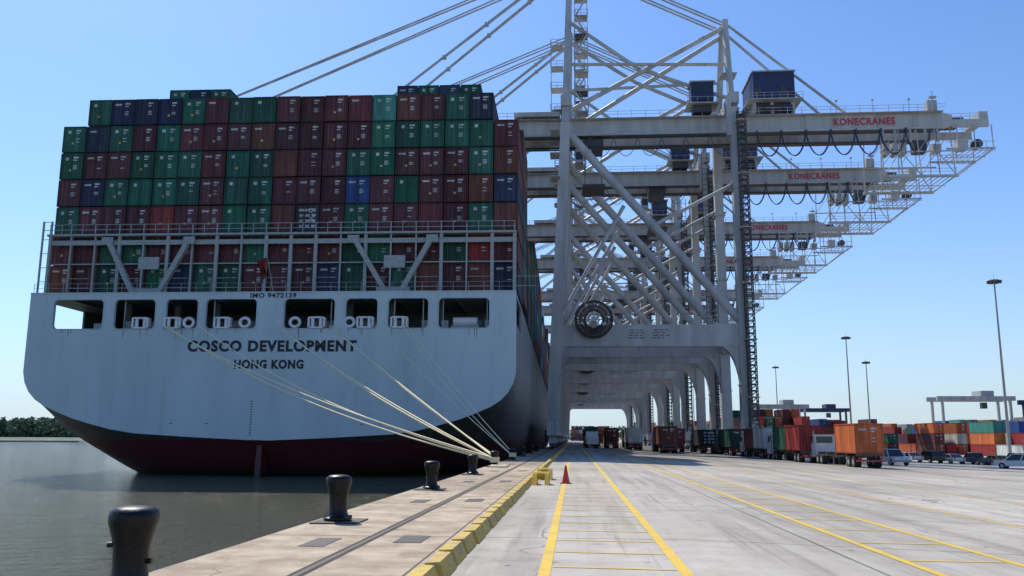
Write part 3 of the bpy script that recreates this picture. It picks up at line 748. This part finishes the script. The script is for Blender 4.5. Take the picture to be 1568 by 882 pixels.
# ------------------------------------------------------------------ trucks
def wheel(mb,x,y,r=.5,w=.28,mi=1):
    mb.cyl((x-w/2,y,r),(x+w/2,y,r),r,r,18,mi,(.02,.02,.02)); mb.cyl((x-w/2-.01,y,r),(x+w/2+.01,y,r),r*.5,r*.5,12,0,(.35,.35,.35))
def truck(x,y,ck,cab=(.6,.6,.58),L=6.06,two=False,H=2.6,away=True):
    mb=MB(); TL=12.2
    z=1.25
    for s in(-.45,.45): mb.box(s-.08,s+.08,0,TL,z-.4,z-.05,0,(.06,.05,.05))
    for yy in(.1,3,6,9,TL-.2): mb.box(-1.15,1.15,yy,yy+.15,z-.25,z-.02,0,(.08,.06,.05))
    mb.box(-1.2,1.2,-.1,.1,.55,.7,0,(.4,.05,.04)); 
    for s in(-.9,.9): mb.box(s-.15,s+.15,-.06,.0,.75,.95,0,(.5,.02,.02))
    for yy in(1.2,2.5):
        for xx in(-1.02,-.72,.72,1.02): wheel(mb,xx,yy)
    for s in(-.8,.8): mb.box(s-.06,s+.06,8,8.15,.15,1,0,(.1,.1,.1))
    container(mb,-1.22,.05,z,C[ck],h=H,l=L,mi=2,kind=ck)
    if two: container(mb,-1.22,6.15,z,C[random.choice('mbgw')],h=H,l=6.06,mi=2,kind='m')
    y0=TL-2
    for s in(-.4,.4): mb.box(s-.07,s+.07,y0,y0+5.8,.65,.95,0,(.05,.05,.05))
    for yy in(y0+1,y0+2.3):
        for xx in(-1.0,-.7,.7,1.0): wheel(mb,xx,yy)
    for xx in(-.95,.95): wheel(mb,xx,y0+5.0)
    c0=y0+3.6
    mb.hexa([(-1.15,c0,.7),(1.15,c0,.7),(1.15,c0+2.1,.7),(-1.15,c0+2.1,.7),(-1.15,c0,2.0),(1.15,c0,2.0),(1.15,c0+2.1,2.0),(-1.15,c0+2.1,2.0)],0,cab)
    mb.hexa([(-1.12,c0,2.0),(1.12,c0,2.0),(1.12,c0+2.05,2.0),(-1.12,c0+2.05,2.0),(-1.02,c0+.05,2.95),(1.02,c0+.05,2.95),(1.02,c0+1.6,2.95),(-1.02,c0+1.6,2.95)],0,cab)
    for s in(-1,1): mb.hexa([(s*1.11,c0+.4,2.05),(s*1.13,c0+.4,2.05),(s*1.13,c0+1.8,2.05),(s*1.11,c0+1.8,2.05),(s*1.04,c0+.4,2.8),(s*1.06,c0+.4,2.8),(s*1.06,c0+1.55,2.8),(s*1.04,c0+1.55,2.8)],3)
    mb.box(-.8,.8,c0-.03,c0-.005,2.1,2.75,3)
    mb.hexa([(-1.05,c0+2.1,.7),(1.05,c0+2.1,.7),(.95,c0+3.2,.7),(-.95,c0+3.2,.7),(-1,c0+2.1,1.75),(1,c0+2.1,1.75),(.85,c0+3.15,1.6),(-.85,c0+3.15,1.6)],0,cab)
    mb.cyl((-1.1,c0-.15,.9),(-1.1,c0-.15,3.3),.07,.07,8,0,(.3,.3,.3))
    o=mb.obj('container_truck',[M_paint,M_rub,M_cont,M_glass],loc=(x,y,gz(x)))
    if not away: 
        o.rotation_euler=(0,0,math.pi); o.location.y=y+17
    return o
truck(25.7,78,'o'); truck(24.6,92.5,'r',two=True); truck(24.6,110,'w',L=6.06,two=True); truck(23.8,127,'d',L=12.19,cab=(.05,.06,.08))
truck(22,144,'k',L=12.19,cab=(.03,.03,.04)); truck(13.6,126,'b',L=12.19); truck(17,145,'r',L=12.19); truck(10.5,150,'w',L=12.19)
truck(3.2,155,'g',L=12.19,away=False); truck(7.2,165,'m',L=12.19); truck(3.4,200,'n',L=12.19,away=False); truck(12.,185,'b',L=12.19); truck(7,215,'b',L=12.19)
truck(32.5,150,'g',L=12.19); truck(32,175,'m',L=12.19,cab=(.5,.08,.05)); truck(38,160,'b',L=12.19); truck(44,170,'r',L=12.19)

# ------------------------------------------------------------------ cars
def car(name,x,y,col,rz=0,kind='suv'):
    mb=MB(); L=4.7;w=.92
    if kind=='pickup': L=5.6
    zb=.35; zh=1.05 if kind!='sedan' else .92; zt=1.75 if kind!='sedan' else 1.42
    h=L/2
    mb.hexa([(-w,-h,zb),(w,-h,zb),(w,h,zb),(-w,h,zb),(-w*.97,-h+.05,zh),(w*.97,-h+.05,zh),(w*.92,h-.12,zh-.12),(-w*.92,h-.12,zh-.12)],0,col)
    c0,c1,t0,t1={'suv':(-h+.08,h-1.25,-h+.35,h-2.0),'pickup':(-.7,h-1.4,-.45,h-2.1),'sedan':(-h+.55,h-1.15,-h+1.25,h-1.95)}[kind]
    mb.hexa([(-w*.95,c0,zh-.02),(w*.95,c0,zh-.02),(w*.93,c1,zh-.07),(-w*.93,c1,zh-.07),(-w*.8,t0,zt-.06),(w*.8,t0,zt-.06),(w*.8,t1,zt-.06),(-w*.8,t1,zt-.06)],2)
    mb.hexa([(-w*.8,t0-.04,zt-.06),(w*.8,t0-.04,zt-.06),(w*.8,t1+.04,zt-.06),(-w*.8,t1+.04,zt-.06),(-w*.74,t0+.05,zt),(w*.74,t0+.05,zt),(w*.74,t1-.05,zt),(-w*.74,t1-.05,zt)],0,col)
    for s in(-1,1):
        for a,b in((c0,t0),(c1,t1),((c0+c1)/2,(t0+t1)/2)): mb.beam((s*w*.96,a,zh-.05),(s*w*.81,b,zt-.05),.07,.1,0,col)
    if kind=='pickup':
        mb.box(-w*.85,w*.85,-h+.12,-.8,zh-.35,zh+.003,0,(.03,.03,.03))
    for s in(-1,1):
        mb.box(s*w*.78-.1,s*w*.78+.1,-h-.015,-h+.06,.7,.95,0,(.4,.02,.02)); mb.box(s*w*.72-.15,s*w*.72+.15,h-.14,h-.0,.62,.78,0,(.8,.8,.75))
        for yy in(-h+.95,h-.95): mb.cyl((s*w-.12*s-.12,yy,.35),(s*w-.12*s+.14,yy,.35),.36,.36,18,1); mb.cyl((s*w-.12*s-.15,yy,.35),(s*w-.12*s+.16,yy,.35),.2,.2,12,0,(.45,.45,.45))
    mb.box(-w,w,-h-.06,-h+.08,.38,.58,0,tuple(a*.5 for a in col)); mb.box(-w,w,h-.1,h+.06,.36,.56,0,tuple(a*.5 for a in col))
    mb.obj(name,[M_paint,M_rub,M_glass],loc=(x,y,gz(x)),rz=rz)
car('pickup_truck',35,99.7,(.55,.57,.6),math.pi+.1,'pickup')
car('parked_suv',51.5,106,(.7,.7,.7),.9,'suv')
cl=[(.5,.5,.5),(.03,.03,.035),(.6,.6,.6),(.06,.06,.08),(.55,.4,.04),(.3,.02,.02),(.2,.22,.25),(.65,.65,.63),(.02,.03,.07),(.35,.33,.3)]
for i in range(14):
    car('parked_car',49+i*3.1,132+ (i%3)*.5,cl[i%10],.15,['sedan','suv','sedan','pickup'][i%4])
for i in range(6): car('parked_car',62+i*3,112+i*.3,cl[(i*3)%10],1.3,['suv','sedan','suv'][i%3])

# ------------------------------------------------------------------ container yard
def yard(x0,y0,nx,ny,hmax,keys,seed):
    r=random.Random(seed); mb=MB()
    for i in range(nx):
        for j in range(ny):
            hh=r.randint(max(1,hmax-2),hmax)
            for k in range(hh):
                kk=r.choice(keys); near=(j==0)
                container(mb,i*2.75,j*12.6,k*2.62,jit(C[kk],r),h=2.6,detail=1 if (near or i==0) else 0,door=near,kind=kk)
    mb.obj('shipping_container_stack',[M_cont],loc=(x0,y0,gz(x0)))
K='mrrbboogtBwwyo'
yard(94,190,5,2,3,'tworwBo',1); yard(94,168,4,1,4,'owtBror',22); yard(106,175,6,3,4,K,12)
yard(62,215,3,3,3,'rbo',3); yard(74,235,4,3,3,K,4); yard(90,225,7,3,3,K,5); yard(112,220,8,3,3,'rrmbwg',6)
yard(54,275,7,3,5,'rrmbwgo',7); yard(80,300,8,3,4,K,8); yard(108,290,8,3,3,K,9); yard(135,240,10,3,4,K,10); yard(165,300,12,3,4,K,11)
yard(60,380,9,3,5,K,13); yard(90,390,12,3,4,K,14); yard(130,370,14,3,4,K,15); yard(45,480,14,3,5,K,16); yard(180,420,14,3,5,K,17)
yard(36,560,20,2,5,K,18); yard(-2,620,12,2,4,K,19)

def mast(x,y,h):
    mb=MB(); mb.cyl((0,0,0),(0,0,h),.30,.13,12,0); mb.cyl((0,0,h-.4),(0,0,h-.1),.9,.9,12,0)
    for k in range(8):
        a=k*math.pi/4; mb.box(1.05*math.cos(a)-.25,1.05*math.cos(a)+.25,1.05*math.sin(a)-.25,1.05*math.sin(a)+.25,h-.75,h-.25,1)
    mb.box(-.6,.6,-.6,.6,0,.6,0); mb.cyl((0,0,h),(0,0,h+1.2),.04,.02,6,0)
    mb.obj('light_mast',[M_grey,M_dark],loc=(x,y,gz(x)))
mast(82,171,34.5); mast(79.5,256,33.3); mast(81,352,32.5); mast(96,290,29); mast(60,440,30)
def rtg(x,y,mat,sp=26,h=19):
    mb=MB()
    for sy in(-5,5):
        mb.beam((0,sy,1.5),(0,sy,h),.9,.9); mb.beam((sp,sy,1.5),(sp,sy,h),.9,.9); mb.box(-2,sp+2,sy-.6,sy+.6,h,h+1.8)
    for xx in(0,sp):
        mb.box(xx-.5,xx+.5,-6.5,6.5,1.2,2.2)
        for yy in(-5.5,5.5): mb.cyl((xx-.3,yy,.75),(xx+.3,yy,.75),.75,.75,16,1)
    mb.box(sp*.6,sp*.6+5,-4,4,h+1.8,h+4,0); mb.box(sp*.62,sp*.62+2,-3,-1,h-3,h-.6,1); mb.box(sp-.8,sp+1,-3,3,2.3,5,0)
    mb.obj('rubber_tyred_gantry_crane',[mat,M_dark],loc=(x,y,gz(x)))
rtg(146,360,M_crane); rtg(172,340,M_navy,26,17); rtg(84,420,M_crane,24,18); rtg(118,470,M_navy,24,18)

# ------------------------------------------------------------------ far bank and trees
mb=MB()
pts=[(-1800,690),(-1200,720),(-800,745),(-420,770),(-200,860),(-60,1000)]
for (a,b),(c,d) in zip(pts[:-1],pts[1:]):
    mb.hexa([(a,b,-3),(c,d,-3),(c,d+500,-3),(a,b+500,-3),(a,b+14,.6),(c,d+14,.6),(c,d+500,.8),(a,b+500,.8)])
mb.box(-1500,-330,560,561,-2.3,-1.3)
mb.obj('far_river_bank',[M_land])
def treeline(x0,x1,y0,y1,n,hfun,seed):
    r=random.Random(seed); mb=MB()
    for i in range(n):
        t=r.random(); x=x0+(x1-x0)*t; y=y0+(y1-y0)*t+r.uniform(0,60); h=hfun(t)*r.uniform(.8,1.12)
        mb.cyl((x,y,0),(x,y,h*.6),.5,.25,5,0,(1,1,1),False)
        for k in range(34):
            u=r.random(); a=r.uniform(0,6.28); rad=h*.5*math.sqrt(max(.05,1-(u*1.7-.7)**2))*r.uniform(.3,1)
            p=Vector((x+rad*math.cos(a),y+rad*math.sin(a),h*(.05+.9*u))); q=h*r.uniform(.08,.15)
            vs=[p+Vector((r.uniform(-1,1),r.uniform(-1,1),r.uniform(-.8,.8)))*q for _ in range(5)]
            mb.add(vs,[(0,1,2),(0,2,3),(0,3,4),(1,2,4),(2,3,1)],0)
    mb.obj('distant_tree_line',[M_leaf])
treeline(-760,-430,775,800,520,lambda t:21*min(1,.72+.3*math.sin(t*9)+.15*math.sin(t*23)+.2)*(1 if t<.80 else max(.2,1-(t-.80)*4.4)),1)
treeline(-440,-60,800,1030,220,lambda t:5,2)
treeline(-30,900,1000,700,500,lambda t:15,3)
